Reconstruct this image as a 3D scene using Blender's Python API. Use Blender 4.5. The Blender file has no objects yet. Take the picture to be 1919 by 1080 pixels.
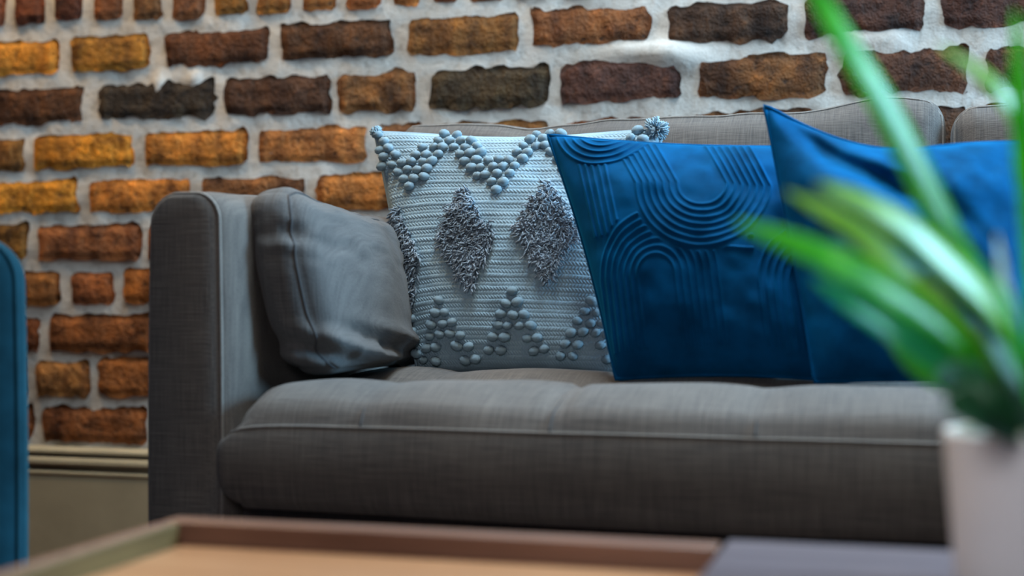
import bpy, math, random
import numpy as np
from mathutils import Vector

random.seed(7)
SC = bpy.context.scene
COL = SC.collection

# ------------------------------------------------------------------ camera
cam_d = bpy.data.cameras.new('camera')
cam_d.sensor_width = 36.0
cam_d.lens = 50.65
cam_d.clip_start = 0.02
cam_d.dof.use_dof = True
cam_d.dof.focus_distance = 2.03
cam_d.dof.aperture_fstop = 2.1
cam = bpy.data.objects.new('camera', cam_d)
cam.location = (0, 0, 0.60)
cam.rotation_euler = (math.radians(90), 0, math.radians(16))
COL.objects.link(cam)
SC.camera = cam

# ------------------------------------------------------------------ world, lights, exposure
SC.view_settings.view_transform = 'Standard'
SC.view_settings.look = 'None'
SC.view_settings.gamma = 1
SC.view_settings.exposure = 0.26
SC.view_settings.use_curve_mapping = False
world = bpy.data.worlds.new('world')
SC.world = world
world.use_nodes = True
bg = world.node_tree.nodes['Background']
bg.inputs[0].default_value = (0.42, 0.50, 0.80, 1)
bg.inputs[1].default_value = 0.032


def area(name, loc, aim, sx, sy, power, color):
    d = bpy.data.lights.new(name, 'AREA')
    d.shape = 'RECTANGLE'
    d.size, d.size_y = sx, sy
    d.energy = power
    d.color = color
    o = bpy.data.objects.new(name, d)
    o.location = loc
    o.rotation_euler = (Vector(aim) - Vector(loc)).to_track_quat('-Z', 'Y').to_euler()
    COL.objects.link(o)
    return o


# tall window in the right-hand wall, close to the corner: daylight raking along the brick wall
area('window_daylight', (2.2, 1.88, 1.50), (-0.5, 1.90, 0.65), 0.7, 0.9, 120, (0.36, 0.70, 1.0))
# long skylight strip over the sofa, close to the wall
area('skylight_daylight', (-0.05, 2.07, 2.75), (-0.10, 2.09, 0.0), 2.0, 0.3, 100, (0.66, 0.85, 1.0))
# added warm fill above the sofa-table gap: lifts plant and seat front
area('warm_seat_fill', (0.25, 1.30, 2.6), (0.1, 1.42, 0.4), 1.4, 0.3, 16, (1.0, 0.84, 0.58))
# added fill light near the camera, brightens the white pot
area('pot_fill', (-0.22, 0.02, 0.92), (0.05, 1.05, 0.48), 0.25, 0.25, 3.2, (0.94, 0.94, 1.0))
# unseen warm lamp washing the left end of the wall
area('warm_wall_lamp', (-1.70, 2.08, 2.10), (-1.65, 2.35, 0.6), 0.6, 0.15, 15, (1.0, 0.66, 0.32))
# added weak warm fill behind the camera for the front faces
area('warm_front_fill', (-1.2, -0.8, 2.4), (-0.5, 1.8, 0.4), 0.5, 0.5, 1.8, (1.0, 0.62, 0.56))


# ------------------------------------------------------------------ noise + mesh helpers
def _hash(ix, iy, iz, seed):
    n = (ix.astype(np.int64) * 374761393 + iy.astype(np.int64) * 668265263 +
         iz.astype(np.int64) * 2147483647 + seed * 1274126177) & 0xffffffff
    n = ((n ^ (n >> 13)) * 1274126177) & 0xffffffff
    n = n ^ (n >> 16)
    return (n & 0xffff) / 32767.5 - 1.0


def vnoise(x, y, z=0.0, seed=0):
    x, y, z = np.broadcast_arrays(np.asarray(x, float), np.asarray(y, float), np.asarray(z, float))
    ix, iy, iz = np.floor(x), np.floor(y), np.floor(z)
    fx, fy, fz = x - ix, y - iy, z - iz
    fx, fy, fz = [t * t * (3 - 2 * t) for t in (fx, fy, fz)]
    r = 0
    for dx in (0, 1):
        for dy in (0, 1):
            for dz in (0, 1):
                w = (fx if dx else 1 - fx) * (fy if dy else 1 - fy) * (fz if dz else 1 - fz)
                r = r + w * _hash(ix + dx, iy + dy, iz + dz, seed)
    return r


def fbm(x, y, z=0.0, seed=0, octs=3):
    r, a = 0, 1.0
    for k in range(octs):
        r = r + a * vnoise(np.asarray(x) * 2 ** k, np.asarray(y) * 2 ** k, np.asarray(z) * 2 ** k, seed + k * 17)
        a *= 0.5
    return r


def mk(name, verts, faces, mat, parent=None, smooth=True, loc=None, local=False):
    """link verts/faces as ONE mesh object; verts are world coordinates unless local"""
    verts = np.asarray(verts, float).reshape(-1, 3)
    o_loc = Vector((0, 0, 0))
    if loc is not None:
        o_loc = Vector(loc)
    elif parent is not None and not local:
        verts = verts - np.array(parent.location)
    me = bpy.data.meshes.new(name)
    me.from_pydata(verts.tolist(), [], [tuple(int(i) for i in f) for f in faces])
    if smooth:
        me.polygons.foreach_set('use_smooth', [True] * len(me.polygons))
    me.materials.append(mat)
    me.update()
    o = bpy.data.objects.new(name, me)
    COL.objects.link(o)
    if parent is not None:
        o.parent = parent
    o.location = o_loc
    return o


def tag(o, label=None, cat=None, group=None, kind=None):
    if label: o['label'] = label
    if cat: o['category'] = cat
    if group: o['group'] = group
    if kind: o['kind'] = kind
    return o


def thing(name, label, cat, loc, rz=0.0):
    o = bpy.data.objects.new(name, None)
    o.empty_display_size = 0.1
    o.location = loc
    o.rotation_euler = (0, 0, rz)
    COL.objects.link(o)
    return tag(o, label, cat)


def grid_faces(n, m, off=0, flip=False):
    i, j = np.meshgrid(np.arange(n - 1), np.arange(m - 1), indexing='ij')
    a = (i * m + j).ravel() + off
    f = np.stack([a, a + m, a + m + 1, a + 1], 1)
    if flip: f = f[:, ::-1]
    return f.tolist()


def tube(pts, r, sides=6, closed=False):
    pts = [Vector(p) for p in pts]
    n = len(pts)
    V, F = [], []
    up = None
    for i, p in enumerate(pts):
        if closed:
            t = pts[(i + 1) % n] - pts[i - 1]
        else:
            t = pts[min(i + 1, n - 1)] - pts[max(i - 1, 0)]
        if t.length < 1e-9: t = Vector((0, 0, 1))
        t.normalize()
        if up is None:
            up = t.orthogonal()
        up = (up - t * up.dot(t))
        if up.length < 1e-6: up = t.orthogonal()
        up.normalize()
        s = t.cross(up)
        rr = r[i] if hasattr(r, '__len__') else r
        for k in range(sides):
            a = 2 * math.pi * k / sides
            V.append(tuple(p + (up * math.cos(a) + s * math.sin(a)) * rr))
    rng = n if closed else n - 1
    for i in range(rng):
        for k in range(sides):
            a, b = i * sides + k, i * sides + (k + 1) % sides
            c, d = ((i + 1) % n) * sides + (k + 1) % sides, ((i + 1) % n) * sides + k
            F.append((a, b, c, d))
    if not closed:
        F.append(tuple(range(sides))[::-1])
        F.append(tuple((n - 1) * sides + k for k in range(sides)))
    return V, F


def catmull(pts, n):
    P = [np.array(p, float) for p in pts]
    P = [2 * P[0] - P[1]] + P + [2 * P[-1] - P[-2]]
    segs = len(P) - 3
    out = []
    for k in range(n):
        s = k / (n - 1) * segs
        i = min(int(s), segs - 1)
        t = s - i
        a, b, c, d = P[i:i + 4]
        out.append(0.5 * ((2 * b) + (-a + c) * t + (2 * a - 5 * b + 4 * c - d) * t * t + (-a + 3 * b - 3 * c + d) * t ** 3))
    return out


def softbox(lo, hi, r, nx, ny, nz, fn=None):
    """rounded box between lo and hi; fn(P, Q) displaces, Q = unit-cube position of every vertex"""
    lo, hi = np.array(lo, float), np.array(hi, float)
    c, h = (lo + hi) / 2, (hi - lo) / 2
    N = (nx, ny, nz)
    keys, V, F = {}, [], []

    def line(n, half):
        # more samples inside the rounded margin
        e = min(0.45, r / half / 2)
        k = max(3, n // 5)
        a = np.linspace(-1, -1 + 2 * e, k, endpoint=False)
        b = np.linspace(-1 + 2 * e, 1 - 2 * e, max(3, n - 2 * k))
        return np.concatenate([a, b, -a[::-1]])
    L = [line(N[k], h[k]) for k in range(3)]
    for ax in range(3):
        u, v = (ax + 1) % 3, (ax + 2) % 3
        for s in (-1, 1):
            idx = np.empty((len(L[u]), len(L[v])), int)
            for i, a in enumerate(L[u]):
                for j, b in enumerate(L[v]):
                    q = [0, 0, 0]
                    q[ax], q[u], q[v] = s, a, b
                    key = tuple(round(t, 5) for t in q)
                    if key not in keys:
                        keys[key] = len(V)
                        V.append(q)
                    idx[i, j] = keys[key]
            for i in range(len(L[u]) - 1):
                for j in range(len(L[v]) - 1):
                    f = (idx[i, j], idx[i + 1, j], idx[i + 1, j + 1], idx[i, j + 1])
                    F.append(f if s > 0 else f[::-1])
    Q = np.array(V)
    P = Q * h
    rr = np.minimum(r, h * 0.999)
    q = np.clip(P, -(h - rr), h - rr)
    d = (P - q) / rr
    d = d / np.maximum(1e-9, np.linalg.norm(d, axis=1))[:, None]
    P = q + d * rr + c
    if fn is not None:
        P = fn(P, Q)
    return P, F


def soft_pt(lo, hi, r, fn, q):
    lo, hi = np.array(lo, float), np.array(hi, float)
    c, h = (lo + hi) / 2, (hi - lo) / 2
    Q = np.array([q], float)
    P = Q * h
    rr = np.minimum(r, h * 0.999)
    k = np.clip(P, -(h - rr), h - rr)
    d = (P - k) / rr
    d = d / max(1e-9, np.linalg.norm(d))
    p = k + d * rr + c
    return (fn(p, Q) if fn else p)[0]


def box(lo, hi, bev=0.002):
    return softbox(lo, hi, bev, 3, 3, 3)


# ------------------------------------------------------------------ material helpers
def mat_new(name):
    m = bpy.data.materials.new(name)
    m.use_nodes = True
    nt = m.node_tree
    b = nt.nodes['Principled BSDF']
    return m, nt, b


def N(nt, typ, **kw):
    n = nt.nodes.new(typ)
    for k, v in kw.items():
        if k.startswith('i_'):
            key = k[2:]
            key = int(key) if key.isdigit() else key.replace('_', ' ')
            n.inputs[key].default_value = v
        else:
            setattr(n, k, v)
    return n


def L(nt, a, b):
    nt.links.new(a, b)


def noise(nt, vec, scale, detail=3, rough=0.55):
    n = N(nt, 'ShaderNodeTexNoise')
    n.inputs['Scale'].default_value = scale
    n.inputs['Detail'].default_value = detail
    n.inputs['Roughness'].default_value = rough
    L(nt, vec, n.inputs['Vector'])
    return n.outputs['Fac']


def mapped(nt, vec, sc):
    n = N(nt, 'ShaderNodeMapping')
    n.inputs['Scale'].default_value = sc
    L(nt, vec, n.inputs['Vector'])
    return n.outputs['Vector']


def ramp(nt, fac, stops):
    n = N(nt, 'ShaderNodeValToRGB')
    e = n.color_ramp.elements
    while len(e) < len(stops): e.new(0.5)
    for k, (p, c) in enumerate(stops):
        e[k].position = p
        e[k].color = c if len(c) == 4 else (*c, 1)
    L(nt, fac, n.inputs['Fac'])
    return n.outputs['Color']


def math_(nt, op, a, b=None, c=None):
    n = N(nt, 'ShaderNodeMath', operation=op)
    for k, v in enumerate((a, b, c)):
        if v is None: continue
        if isinstance(v, (int, float)): n.inputs[k].default_value = v
        else: L(nt, v, n.inputs[k])
    return n.outputs[0]


def mixc(nt, fac, a, b, blend='MIX'):
    n = N(nt, 'ShaderNodeMix', data_type='RGBA', blend_type=blend)
    for k, v in ((0, fac), (6, a), (7, b)):
        if isinstance(v, (int, float)): n.inputs[k].default_value = v
        elif isinstance(v, tuple): n.inputs[k].default_value = v if len(v) == 4 else (*v, 1)
        else: L(nt, v, n.inputs[k])
    return n.outputs[2]


def bump(nt, b, h, strength=1.0, dist=0.001):
    n = N(nt, 'ShaderNodeBump')
    n.inputs['Strength'].default_value = strength
    n.inputs['Distance'].default_value = dist
    L(nt, h, n.inputs['Height'])
    L(nt, n.outputs[0], b.inputs['Normal'])


def objcoord(nt):
    return N(nt, 'ShaderNodeTexCoord').outputs['Object']


def linen(name, dark, light, sheen=0.08):
    m, nt, b = mat_new(name)
    v = objcoord(nt)
    s1 = noise(nt, mapped(nt, v, (18, 640, 640)), 1.0, 2)
    s2 = noise(nt, mapped(nt, v, (640, 18, 18)), 1.0, 2)
    big = noise(nt, v, 9.0, 3)
    s = math_(nt, 'ADD', math_(nt, 'MULTIPLY', s1, 0.5), math_(nt, 'MULTIPLY', s2, 0.5))
    t = math_(nt, 'ADD', math_(nt, 'MULTIPLY', s, 0.8), math_(nt, 'MULTIPLY', big, 0.2))
    c = ramp(nt, t, [(0.30, dark), (0.70, light)])
    L(nt, c, b.inputs['Base Color'])
    b.inputs['Roughness'].default_value = 0.85
    b.inputs['Specular IOR Level'].default_value = 0.25
    b.inputs['Sheen Weight'].default_value = sheen
    b.inputs['Sheen Roughness'].default_value = 0.5
    bump(nt, b, s, 0.7, 0.0012)
    return m


def plain(name, col, rough=0.6, spec=0.4, bump_scale=None, bump_d=0.001, var=0.15):
    m, nt, b = mat_new(name)
    v = objcoord(nt)
    n1 = noise(nt, v, 14.0, 4)
    lo = tuple(x * (1 - var) for x in col)
    hi = tuple(min(1, x * (1 + var)) for x in col)
    L(nt, ramp(nt, n1, [(0.35, lo), (0.65, hi)]), b.inputs['Base Color'])
    b.inputs['Roughness'].default_value = rough
    b.inputs['Specular IOR Level'].default_value = spec
    if bump_scale:
        bump(nt, b, noise(nt, v, bump_scale, 4), 0.6, bump_d)
    return m


def velvet(name, base, tint, sheen=0.38):
    m, nt, b = mat_new(name)
    v = objcoord(nt)
    big = noise(nt, v, 16.0, 4, 0.6)
    fine = noise(nt, v, 900.0, 2)
    lo = tuple(x * 0.65 for x in base)
    hi = tuple(x * 1.4 for x in base)
    L(nt, ramp(nt, big, [(0.3, lo), (0.7, hi)]), b.inputs['Base Color'])
    b.inputs['Roughness'].default_value = 0.75
    b.inputs['Specular IOR Level'].default_value = 0.04
    b.inputs['Sheen Weight'].default_value = sheen
    b.inputs['Sheen Roughness'].default_value = 0.42
    b.inputs['Sheen Tint'].default_value = (*tint, 1)
    bump(nt, b, math_(nt, 'ADD', math_(nt, 'MULTIPLY', big, 2.0), math_(nt, 'MULTIPLY', fine, 0.4)), 0.35, 0.0015)
    return m


def wood(name, dark, light, axis=0, rough=0.35, scale=1.0):
    m, nt, b = mat_new(name)
    v = objcoord(nt)
    sc = [46.0, 46.0, 46.0]
    sc[axis] = 2.6
    g = noise(nt, mapped(nt, v, tuple(s * scale for s in sc)), 1.0, 5, 0.6)
    g2 = noise(nt, v, 5.0, 3)
    t = math_(nt, 'ADD', math_(nt, 'MULTIPLY', g, 0.7), math_(nt, 'MULTIPLY', g2, 0.3))
    L(nt, ramp(nt, t, [(0.32, dark), (0.66, light)]), b.inputs['Base Color'])
    b.inputs['Roughness'].default_value = rough
    bump(nt, b, g, 0.25, 0.0006)
    return m


def brick_mat():
    m, nt, b = mat_new('fired_clay_brick')
    info = N(nt, 'ShaderNodeObjectInfo')
    v0 = objcoord(nt)
    add = N(nt, 'ShaderNodeVectorMath', operation='ADD')
    L(nt, v0, add.inputs[0])
    rnd = math_(nt, 'MULTIPLY', info.outputs['Random'], 37.0)
    comb = N(nt, 'ShaderNodeCombineXYZ')
    for k in range(3): L(nt, rnd, comb.inputs[k])
    L(nt, comb.outputs[0], add.inputs[1])
    v = add.outputs[0]
    big = noise(nt, v, 22.0, 3, 0.6)
    mid = noise(nt, v, 75.0, 4, 0.65)
    fine = noise(nt, v, 260.0, 3, 0.6)
    band = noise(nt, mapped(nt, v, (17, 1, 2)), 1.0, 2)
    col = info.outputs['Color']
    k = ramp(nt, big, [(0.30, (0.30, 0.28, 0.30)), (0.50, (1, 1, 1)), (0.72, (1.7, 1.55, 1.2))])
    c = mixc(nt, 1.0, col, k, 'MULTIPLY')
    bd = ramp(nt, band, [(0.36, (0.55, 0.50, 0.52)), (0.48, (1, 1, 1)), (0.62, (1, 1, 1))])
    c = mixc(nt, 0.85, c, bd, 'MULTIPLY')
    lightspot = ramp(nt, mid, [(0.58, (0, 0, 0)), (0.72, (1, 1, 1))])
    c = mixc(nt, math_(nt, 'MULTIPLY', lightspot, 0.6), c, mixc(nt, 1.0, c, (2.4, 2.2, 1.9), 'MULTIPLY'))
    pits = ramp(nt, mid, [(0.33, (1, 1, 1)), (0.41, (0, 0, 0))])
    c = mixc(nt, math_(nt, 'MULTIPLY', pits, 0.8), c, (0.018, 0.012, 0.010))
    L(nt, c, b.inputs['Base Color'])
    b.inputs['Roughness'].default_value = 0.72
    b.inputs['Specular IOR Level'].default_value = 0.2
    h = math_(nt, 'ADD', math_(nt, 'MULTIPLY', mid, 1.0), math_(nt, 'MULTIPLY', fine, 0.35))
    bump(nt, b, h, 1.0, 0.009)
    return m


def mortar_mat():
    m, nt, b = mat_new('lime_mortar')
    v = objcoord(nt)
    big = noise(nt, v, 5.0, 4, 0.6)
    mid = noise(nt, v, 60.0, 4, 0.6)
    c = ramp(nt, big, [(0.3, (0.40, 0.375, 0.34)), (0.7, (0.60, 0.575, 0.54))])
    st = ramp(nt, mid, [(0.30, (0.62, 0.60, 0.58)), (0.48, (1, 1, 1))])
    L(nt, mixc(nt, 0.8, c, st, 'MULTIPLY'), b.inputs['Base Color'])
    b.inputs['Roughness'].default_value = 0.9
    bump(nt, b, math_(nt, 'ADD', mid, math_(nt, 'MULTIPLY', noise(nt, v, 300.0, 2), 0.3)), 0.6, 0.003)
    return m


M = {}
M['brick'] = brick_mat()
M['mortar'] = mortar_mat()
M['linen'] = linen('grey_linen', (0.044, 0.039, 0.039), (0.158, 0.138, 0.122))
M['linen_pipe'] = linen('grey_linen_piping', (0.13, 0.12, 0.11), (0.24, 0.22, 0.20))
M['linen_dark'] = linen('charcoal_linen', (0.040, 0.042, 0.050), (0.085, 0.085, 0.095))
M['slate'] = linen('slate_linen', (0.050, 0.050, 0.052), (0.128, 0.124, 0.122))
M['thread'] = plain('dark_seam_thread', (0.05, 0.048, 0.05), 0.9)
M['teal'] = velvet('teal_velvet', (0.006, 0.034, 0.052), (0.14, 0.42, 0.55), 0.25)
M['blue'] = velvet('blue_velvet', (0.0004, 0.056, 0.160), (0.0, 0.46, 1.0))
M['blue2'] = velvet('deep_blue_velvet', (0.0004, 0.060, 0.168), (0.0, 0.46, 1.0))
M['wool'] = plain('pale_blue_grey_wool', (0.28, 0.39, 0.46), 0.95, 0.1, 420.0, 0.0012, 0.12)
M['wool_fluff'] = plain('grey_wool_yarn', (0.27, 0.33, 0.39), 0.95, 0.1, 700.0, 0.0015, 0.25)
M['paint'] = plain('cream_gloss_paint', (0.36, 0.305, 0.205), 0.35, 0.5, None, 0, 0.06)
M['wood_rim'] = wood('walnut_rim_wood', (0.10, 0.045, 0.030), (0.24, 0.125, 0.085), 0, 0.38)
M['wood_side'] = wood('oak_side_wood', (0.070, 0.042, 0.014), (0.17, 0.110, 0.036), 1, 0.45)
M['wood_tray'] = wood('honey_tray_wood', (0.26, 0.115, 0.050), (0.42, 0.215, 0.105), 0, 0.35)
M['wood_top'] = wood('grey_sheen_top_wood', (0.075, 0.060, 0.070), (0.17, 0.140, 0.155), 0, 0.30)  # grey cast puts reflected window light into the dark wood colour
M['wood_leg'] = wood('dark_leg_wood', (0.04, 0.022, 0.015), (0.09, 0.05, 0.03), 2, 0.4)
M['floor'] = wood('floor_board_wood', (0.05, 0.024, 0.014), (0.10, 0.05, 0.03), 0, 0.4, 0.5)
M['ceramic'] = plain('white_ceramic', (0.80, 0.77, 0.75), 0.35, 0.5, None, 0, 0.04)
M['soil'] = plain('dark_potting_soil', (0.025, 0.02, 0.015), 0.95, 0.1, 200.0, 0.004, 0.4)


def leaf_mat(name, base, tip, trans=0.4, rough=0.28):
    m, nt, b = mat_new(name)
    v = objcoord(nt)
    n1 = noise(nt, v, 28.0, 3)
    pale = tuple(min(1, 0.55 * t + 0.30) for t in tip)
    L(nt, ramp(nt, n1, [(0.33, base), (0.58, tip), (0.75, pale)]), b.inputs['Base Color'])
    b.inputs['Roughness'].default_value = rough
    b.inputs['Specular IOR Level'].default_value = 0.42
    tr = N(nt, 'ShaderNodeBsdfTranslucent')
    L(nt, ramp(nt, n1, [(0.35, base), (0.65, tip)]), tr.inputs['Color'])
    mx = N(nt, 'ShaderNodeMixShader')
    mx.inputs[0].default_value = trans
    L(nt, b.outputs[0], mx.inputs[1])
    L(nt, tr.outputs[0], mx.inputs[2])
    L(nt, mx.outputs[0], nt.nodes['Material Output'].inputs['Surface'])
    return m


M['leaf'] = leaf_mat('bright_green_leaf', (0.035, 0.46, 0.020), (0.14, 0.72, 0.05))
M['leaf_y'] = leaf_mat('yellow_green_leaf', (0.20, 0.50, 0.03), (0.38, 0.68, 0.10))
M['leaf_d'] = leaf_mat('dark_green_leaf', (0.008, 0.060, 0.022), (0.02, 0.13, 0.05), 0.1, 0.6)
M['leaf_t'] = leaf_mat('blue_green_leaf', (0.015, 0.38, 0.13), (0.06, 0.62, 0.24))
M['leaf_w'] = leaf_mat('pale_leaf', (0.66, 0.76, 0.68), (0.85, 0.90, 0.86), 0.55)  # near-white leaf blade

# ================================================================== THE SETTING
# ---- floor
fl_v, fl_f = box((-3.2, -1.6, -0.06), (3.0, 2.46, 0.0), 0.001)
tag(mk('floor', fl_v, fl_f, M['floor'], smooth=False), kind='structure')

# ---- brick wall: mortar ground + one object per brick
WX0, WX1, WY = -2.45, 1.05, 2.400


def mortar_y(X, Z):
    y = WY + 0.0022 * fbm(X * 22, Z * 22, 0.0, 3, 3) + 0.0012 * vnoise(X * 5, Z * 5, 0, 9)
    # hand-smeared lumps of mortar lying over brick edges
    for (cx, cz, sx, sz, hgt) in ((-0.400, 0.985, 0.060, 0.022, 0.013), (-0.455, 1.000, 0.075, 0.014, 0.010),
                                  (-1.372, 0.978, 0.009, 0.022, 0.0105), (-1.298, 0.986, 0.012, 0.015, 0.009),
                                  (-0.42, 0.93, 0.03, 0.06, 0.004), (-0.08, 1.0, 0.05, 0.02, 0.005)):
        y = y - hgt * np.exp(-((X - cx) / sx) ** 2 - ((Z - cz) / sz) ** 2)
    return y


xs = np.linspace(WX0, WX1, 320)
zs = np.concatenate([np.linspace(0.0, 0.25, 6)[:-1], np.linspace(0.25, 1.36, 112), np.linspace(1.5, 2.5, 6)])
X, Z = np.meshgrid(xs, zs, indexing='ij')
V = np.stack([X, mortar_y(X, Z), Z], 2).reshape(-1, 3)
n, m_ = len(xs), len(zs)
F = grid_faces(n, m_)
off = n * m_
V = np.concatenate([V, np.array([[WX0, WY + .2, 0], [WX1, WY + .2, 0], [WX1, WY + .2, 2.5], [WX0, WY + .2, 2.5]])])
F += [(off, off + 3, off + 2, off + 1)]
F += [tuple([i for i in range(0, m_)] + [off + 3, off]), tuple([(n - 1) * m_ + i for i in range(m_ - 1, -1, -1)] + [off + 1, off + 2])]
F += [tuple([i * m_ + m_ - 1 for i in range(n)] + [off + 2, off + 3]), tuple([i * m_ for i in range(n - 1, -1, -1)] + [off, off + 1])]
wall = tag(mk('wall_back', V, F, M['mortar']), kind='structure')

ORG, MID, RED, DRK, BLK = (0.52, 0.205, 0.026), (0.22, 0.094, 0.022), (0.165, 0.060, 0.020), (0.078, 0.033, 0.013), (0.034, 0.023, 0.016)
OBR, RBR = (0.33, 0.125, 0.030), (0.20, 0.074, 0.028)
# visible bricks of each course: (x start, x end, colour)
rows = {
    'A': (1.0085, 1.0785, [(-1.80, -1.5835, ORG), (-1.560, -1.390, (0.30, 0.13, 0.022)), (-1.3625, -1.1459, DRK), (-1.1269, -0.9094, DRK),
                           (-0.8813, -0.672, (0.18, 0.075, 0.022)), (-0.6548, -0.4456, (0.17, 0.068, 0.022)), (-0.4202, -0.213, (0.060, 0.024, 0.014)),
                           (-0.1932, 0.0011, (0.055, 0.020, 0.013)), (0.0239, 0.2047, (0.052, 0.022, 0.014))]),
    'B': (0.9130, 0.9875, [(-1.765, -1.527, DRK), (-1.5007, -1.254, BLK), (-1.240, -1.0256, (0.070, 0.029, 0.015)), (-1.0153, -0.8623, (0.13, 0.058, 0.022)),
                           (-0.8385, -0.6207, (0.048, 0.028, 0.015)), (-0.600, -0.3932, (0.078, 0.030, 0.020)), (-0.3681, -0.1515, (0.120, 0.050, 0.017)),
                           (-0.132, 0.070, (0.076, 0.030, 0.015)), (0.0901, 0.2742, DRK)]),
    'C': (0.8220, 0.8930, [(-1.88, -1.6547, MID), (-1.6429, -1.4216, ORG), (-1.4025, -1.1906, (0.48, 0.185, 0.032)), (-1.1746, -0.9519, (0.40, 0.155, 0.042)),
                           (-0.935, -0.855, RBR), (-0.838, -0.62, MID), (-0.60, -0.40, RED)]),
    'D': (0.7390, 0.8075, [(-1.765, -1.5408, ORG), (-1.5236, -1.303, (0.46, 0.18, 0.034)), (-1.2877, -1.0702, RBR), (-1.0567, -0.8514, OBR)]),
    'E': (0.6530, 0.7245, [(-1.87, -1.6488, MID), (-1.6335, -1.4081, (0.24, 0.094, 0.032)), (-1.397, -1.1703, RBR)]),
    'F': (0.5670, 0.6375, [(-1.6688, -1.5811, (0.24, 0.082, 0.026)), (-1.5626, -1.4666, (0.24, 0.080, 0.026)), (-1.4486, -1.3603, (0.34, 0.12, 0.026))]),
    'G': (0.4760, 0.5510, [(-1.86, -1.6254, RED), (-1.6079, -1.3825, (0.21, 0.074, 0.026))]),
    'H': (0.3930, 0.4680, [(-1.6371, -1.5144, (0.36, 0.155, 0.052)), (-1.503, -1.2725, (0.25, 0.092, 0.030))]),
    'I': (0.3065, 0.3790, [(-1.87, -1.6394, RED), (-1.6218, -1.3959, (0.24, 0.085, 0.030))]),
}


def add_brick(x0, x1, z0, z1, col, seed, rough=1.0):
    w, h = x1 - x0, z1 - z0
    nx = max(8, int(w / 0.0095))
    nz = max(7, int(h / 0.0095))
    u = np.linspace(-1, 1, nx)
    v = np.linspace(-1, 1, nz)
    U, W_ = np.meshgrid(u, v, indexing='ij')
    # rounded outline
    Xl, Zl = U * w / 2, W_ * h / 2
    r = 0.010
    qx, qz = np.clip(Xl, -(w / 2 - r), w / 2 - r), np.clip(Zl, -(h / 2 - r), h / 2 - r)
    dx, dz = Xl - qx, Zl - qz
    dl = np.maximum(1e-9, np.hypot(dx, dz))
    mx = np.maximum(np.abs(dx), np.abs(dz))
    Xl, Zl = qx + dx / dl * mx, qz + dz / dl * mx
    edge = np.maximum(np.abs(U) ** 14, np.abs(W_) ** 6)
    Xl = Xl + 0.0042 * rough * edge * fbm(Xl * 60 + seed, Zl * 60, seed, 5, 2)
    Zl = Zl + 0.0052 * rough * edge * fbm(Xl * 50 + seed, Zl * 50 + 9, seed, 6, 2)
    Y = 0.0026 * rough * fbm(Xl * 45 + seed * 3, Zl * 60, seed, 8, 3) + 0.0015 * vnoise(Xl * 14, Zl * 14, seed, 4)
    Y = Y + np.where((np.abs(U) > 0.999) | (np.abs(W_) > 0.999), 0.0085, 0.0)
    V = np.stack([Xl, Y, Zl], 2).reshape(-1, 3)
    F = grid_faces(nx, nz)
    ring = [i * nz for i in range(nx)] + [(nx - 1) * nz + j for j in range(1, nz)] + \
           [i * nz + nz - 1 for i in range(nx - 2, -1, -1)] + [j for j in range(nz - 2, 0, -1)]
    base = len(V)
    back = V[ring].copy()
    back[:, 1] = 0.05
    V = np.concatenate([V, back])
    k = len(ring)
    for i in range(k):
        F.append((ring[i], base + i, base + (i + 1) % k, ring[(i + 1) % k])[::-1])
    proud = 0.0070 + random.uniform(-0.0018, 0.0022)
    o = mk('brick', V, F, M['brick'], wall, True, ((x0 + x1) / 2, WY - proud, (z0 + z1) / 2))
    o.color = (*col, 1)
    o.rotation_euler = (random.uniform(-.012, .012), 0, random.uniform(-.006, .006))
    return o


seed = 1.0
for key, (z0, z1, lst) in rows.items():
    lst = list(lst)
    hdr = key == 'F'
    x = lst[0][0]
    while x > -2.30:
        l = (0.09 if hdr else random.uniform(.205, .222))
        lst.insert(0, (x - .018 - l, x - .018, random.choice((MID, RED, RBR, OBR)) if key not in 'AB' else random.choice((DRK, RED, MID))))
        x -= .018 + l
    x = lst[-1][1]
    while x < (0.72 if key in 'ABC' else -0.45):
        l = (0.09 if hdr else random.uniform(.200, .215))
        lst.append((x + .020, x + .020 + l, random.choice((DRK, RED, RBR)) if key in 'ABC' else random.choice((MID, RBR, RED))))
        x += .020 + l
    for (a, b_, c) in lst:
        jit = random.uniform(-.0025, .0025)
        c = tuple(t * random.uniform(.9, 1.1) for t in c)
        dark = c[0] < 0.19
        add_brick(a, b_, z0 + jit, z1 + jit + random.uniform(-.002, .002), c, seed, 1.35 if dark else 0.9)
        seed += 1.37
# soldier course on end above
sx = [-2.285, -2.20, -2.115, -2.03, -1.945, -1.860, -1.776, -1.6912, -1.6067, -1.5213, -1.4373, -1.3548, -1.2671, -1.1809, -1.0932, -1.0061, -0.9195, -0.8444, -0.7745]
while sx[-1] < 0.75: sx.append(sx[-1] + 0.083)
for i in range(len(sx) - 1):
    xm = (sx[i] + sx[i + 1]) / 2
    z0 = 1.1045 if xm < -1.4 else 1.098
    c = (0.150, 0.056, 0.024) if xm < -1.28 else ((0.26, 0.098, 0.026) if xm < -0.85 else RED)
    c = tuple(t * random.uniform(.85, 1.15) for t in c)
    add_brick(sx[i] + .0085, sx[i + 1] - .0085, z0 + random.uniform(-.003, .003), z0 + .215, c, seed, 0.6)
    seed += 1.37

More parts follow.
